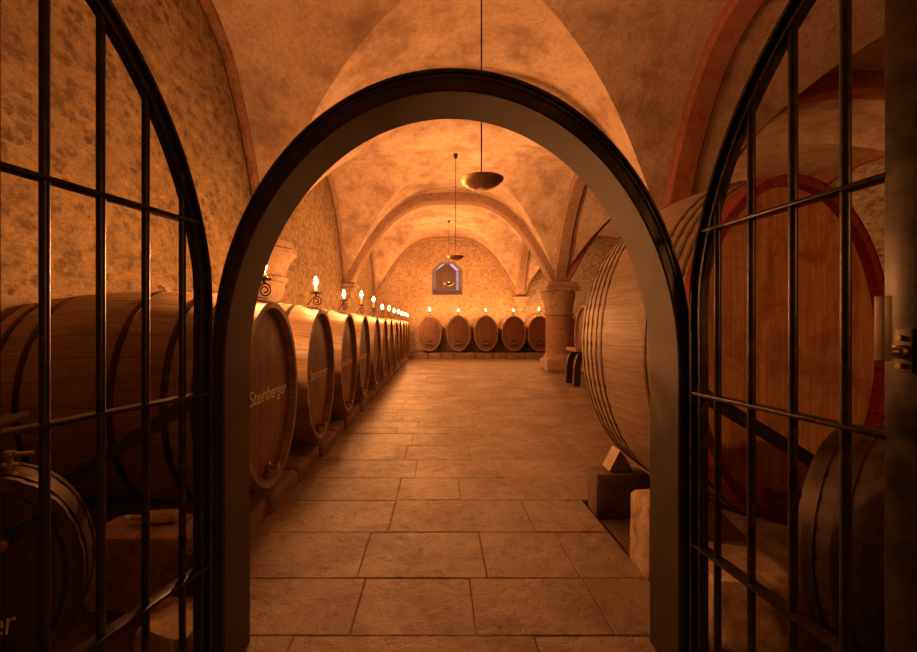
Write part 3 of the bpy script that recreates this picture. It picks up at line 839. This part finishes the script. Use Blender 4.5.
top_back = .30 + bb*1.06 + bb*(1 + .06*(1 - (2*.2/1.4 - 1)**2))
bwh = ['leftmost barrel at the far wall', 'second barrel from the left at the far wall', 'third barrel from the left at the far wall', 'fourth barrel at the far wall, below the corbel', 'far wall barrel just left of the column']
for k, x in enumerate(BXS[:5]):
    set_candle(ccount, x, BY + .2, top_back + .002, [.07, .05, .05, .05, .10][k], bwh[k], R(random.uniform(-30, 30)), 'along the far wall'); ccount += 1

# ------------------------------------------------------------------ pendant lamps
LX = .48
def make_lamp(zb, ztop, label):
    t = thing('pendant_lamp', label, 'pendant lamp', group='bronze bowl pendants')
    r, h = .245, .108
    mb = MB(); out = [(0.05, 0), (.09, .006), (.145, .024), (.198, .058), (.231, .090), (r, h)]
    inn = [(r-.006, h), (.224, .089), (.192, .062), (.14, .03), (.09, .013), (.05, .008)]
    mb.lathe(out + inn, 48); mb.build('bowl', M['bronze'], t, angle=60)
    mb = MB(); mb.lathe([(0, -.012), (.03, -.010), (.048, 0), (.048, .01), (0, .012)], 24); mb.build('glass_button', M['opal'], t)
    mb = MB(); mb.tube([(0, 0, .01), (0, 0, ztop-zb-.03)], .0085, 8); mb.build('rod', M['iron'], t)
    mb = MB(); mb.lathe([(.0, -.10), (.03, -.095), (.055, -.05), (.06, 0), (.06, .06)], 20, c=(0, 0, ztop-zb-.02)); mb.build('ceiling_rose', M['iron'], t)
    mb = MB()
    for q in range(3):
        a = q*2*PI/3 + .4; mb.lathe([(0, .012), (.014, .02), (.022, .04), (.014, .06), (0, .064)], 12, c=(.11*cos(a), .11*sin(a), .014))
    mb.build('bulbs', M['bulb'], t)
    return t
lamps = [(4.75, 3.09, 30, 'large bronze bowl lamp hanging nearest, seen through the top of the arch'),
         (11.72, 3.37, 240, 'middle bronze bowl lamp hanging further back on a thin rod'),
         (18.95, 3.36, 300, 'farthest small bronze bowl lamp hanging before the window')]
for y, zb, W, lab in lamps:
    o = make_lamp(zb, SPR+RISE, lab); o.location = (LX, y, zb)
    li = bpy.data.lights.new('lamp_light', 'POINT'); li.energy = W; li.color = (1, .38, .12); li.shadow_soft_size = .04
    lo = bpy.data.objects.new('lamp_light', li); COL.objects.link(lo); lo.location = (LX+.03, y, zb+.105)

t = thing('globe_lamp', 'plain glowing globe lamp hanging on the viewer side of the gateway', 'lamp', (2.3, -.55, 2.15))
mb = MB(); mb.lathe([(0, -.15), (.083, -.125), (.142, -.05), (.15, 0), (.142, .05), (.083, .125), (.03, .15)], 24); mb.build('globe', m_plain('globe', (1, .8, .5), .5, (1.0, .38, .10), 34), t)
mb = MB(); mb.tube([(0, 0, .14), (0, 0, 3.2)], .006, 8); mb.build('cord', M['iron'], t)

# ------------------------------------------------------------------ table
def table():
    t = thing('tasting_table', 'low stout wooden table with curved legs before the stone column', 'table', (4.03, 11.6, 0))
    mb = MB(); mb.box((-.45, -.42, .90), (.45, .42, 1.0), bev=.012); mb.build('table_top', M['timber'], t)
    for sx in (-1, 1):
        for sy in (-1, 1):
            mb = MB()
            mb.flat([(sx*.40, sy*.34, 0), (sx*.385, sy*.34, .45), (sx*.36, sy*.34, .68), (sx*.29, sy*.34, .82), (sx*.14, sy*.34, .905)], .10, .16, (0, 1, 0))
            mb.build('leg', M['stave_dark'], t)
table()

# ------------------------------------------------------------------ camera, world, colour
cam = bpy.data.cameras.new('camera'); co = bpy.data.objects.new('camera', cam); COL.objects.link(co)
cam.sensor_width = 36; cam.lens = 430/917*36; cam.shift_x = (458.5-438)/917; cam.clip_start = .05
co.location = (0, 0, EYE); co.rotation_euler = (PI/2, 0, 0); scene.camera = co
w = bpy.data.worlds.new('world'); scene.world = w; w.use_nodes = True
w.node_tree.nodes['Background'].inputs[0].default_value = (.05, .07, .12, 1); w.node_tree.nodes['Background'].inputs[1].default_value = .3
scene.view_settings.view_transform = 'Standard'; scene.view_settings.look = 'None'
scene.view_settings.exposure = 1.05; scene.view_settings.gamma = 1
try:
    scene.cycles.use_denoising = True; scene.cycles.max_bounces = 10; scene.cycles.diffuse_bounces = 6
    scene.cycles.sample_clamp_indirect = 4; scene.cycles.use_light_tree = True
except Exception: pass
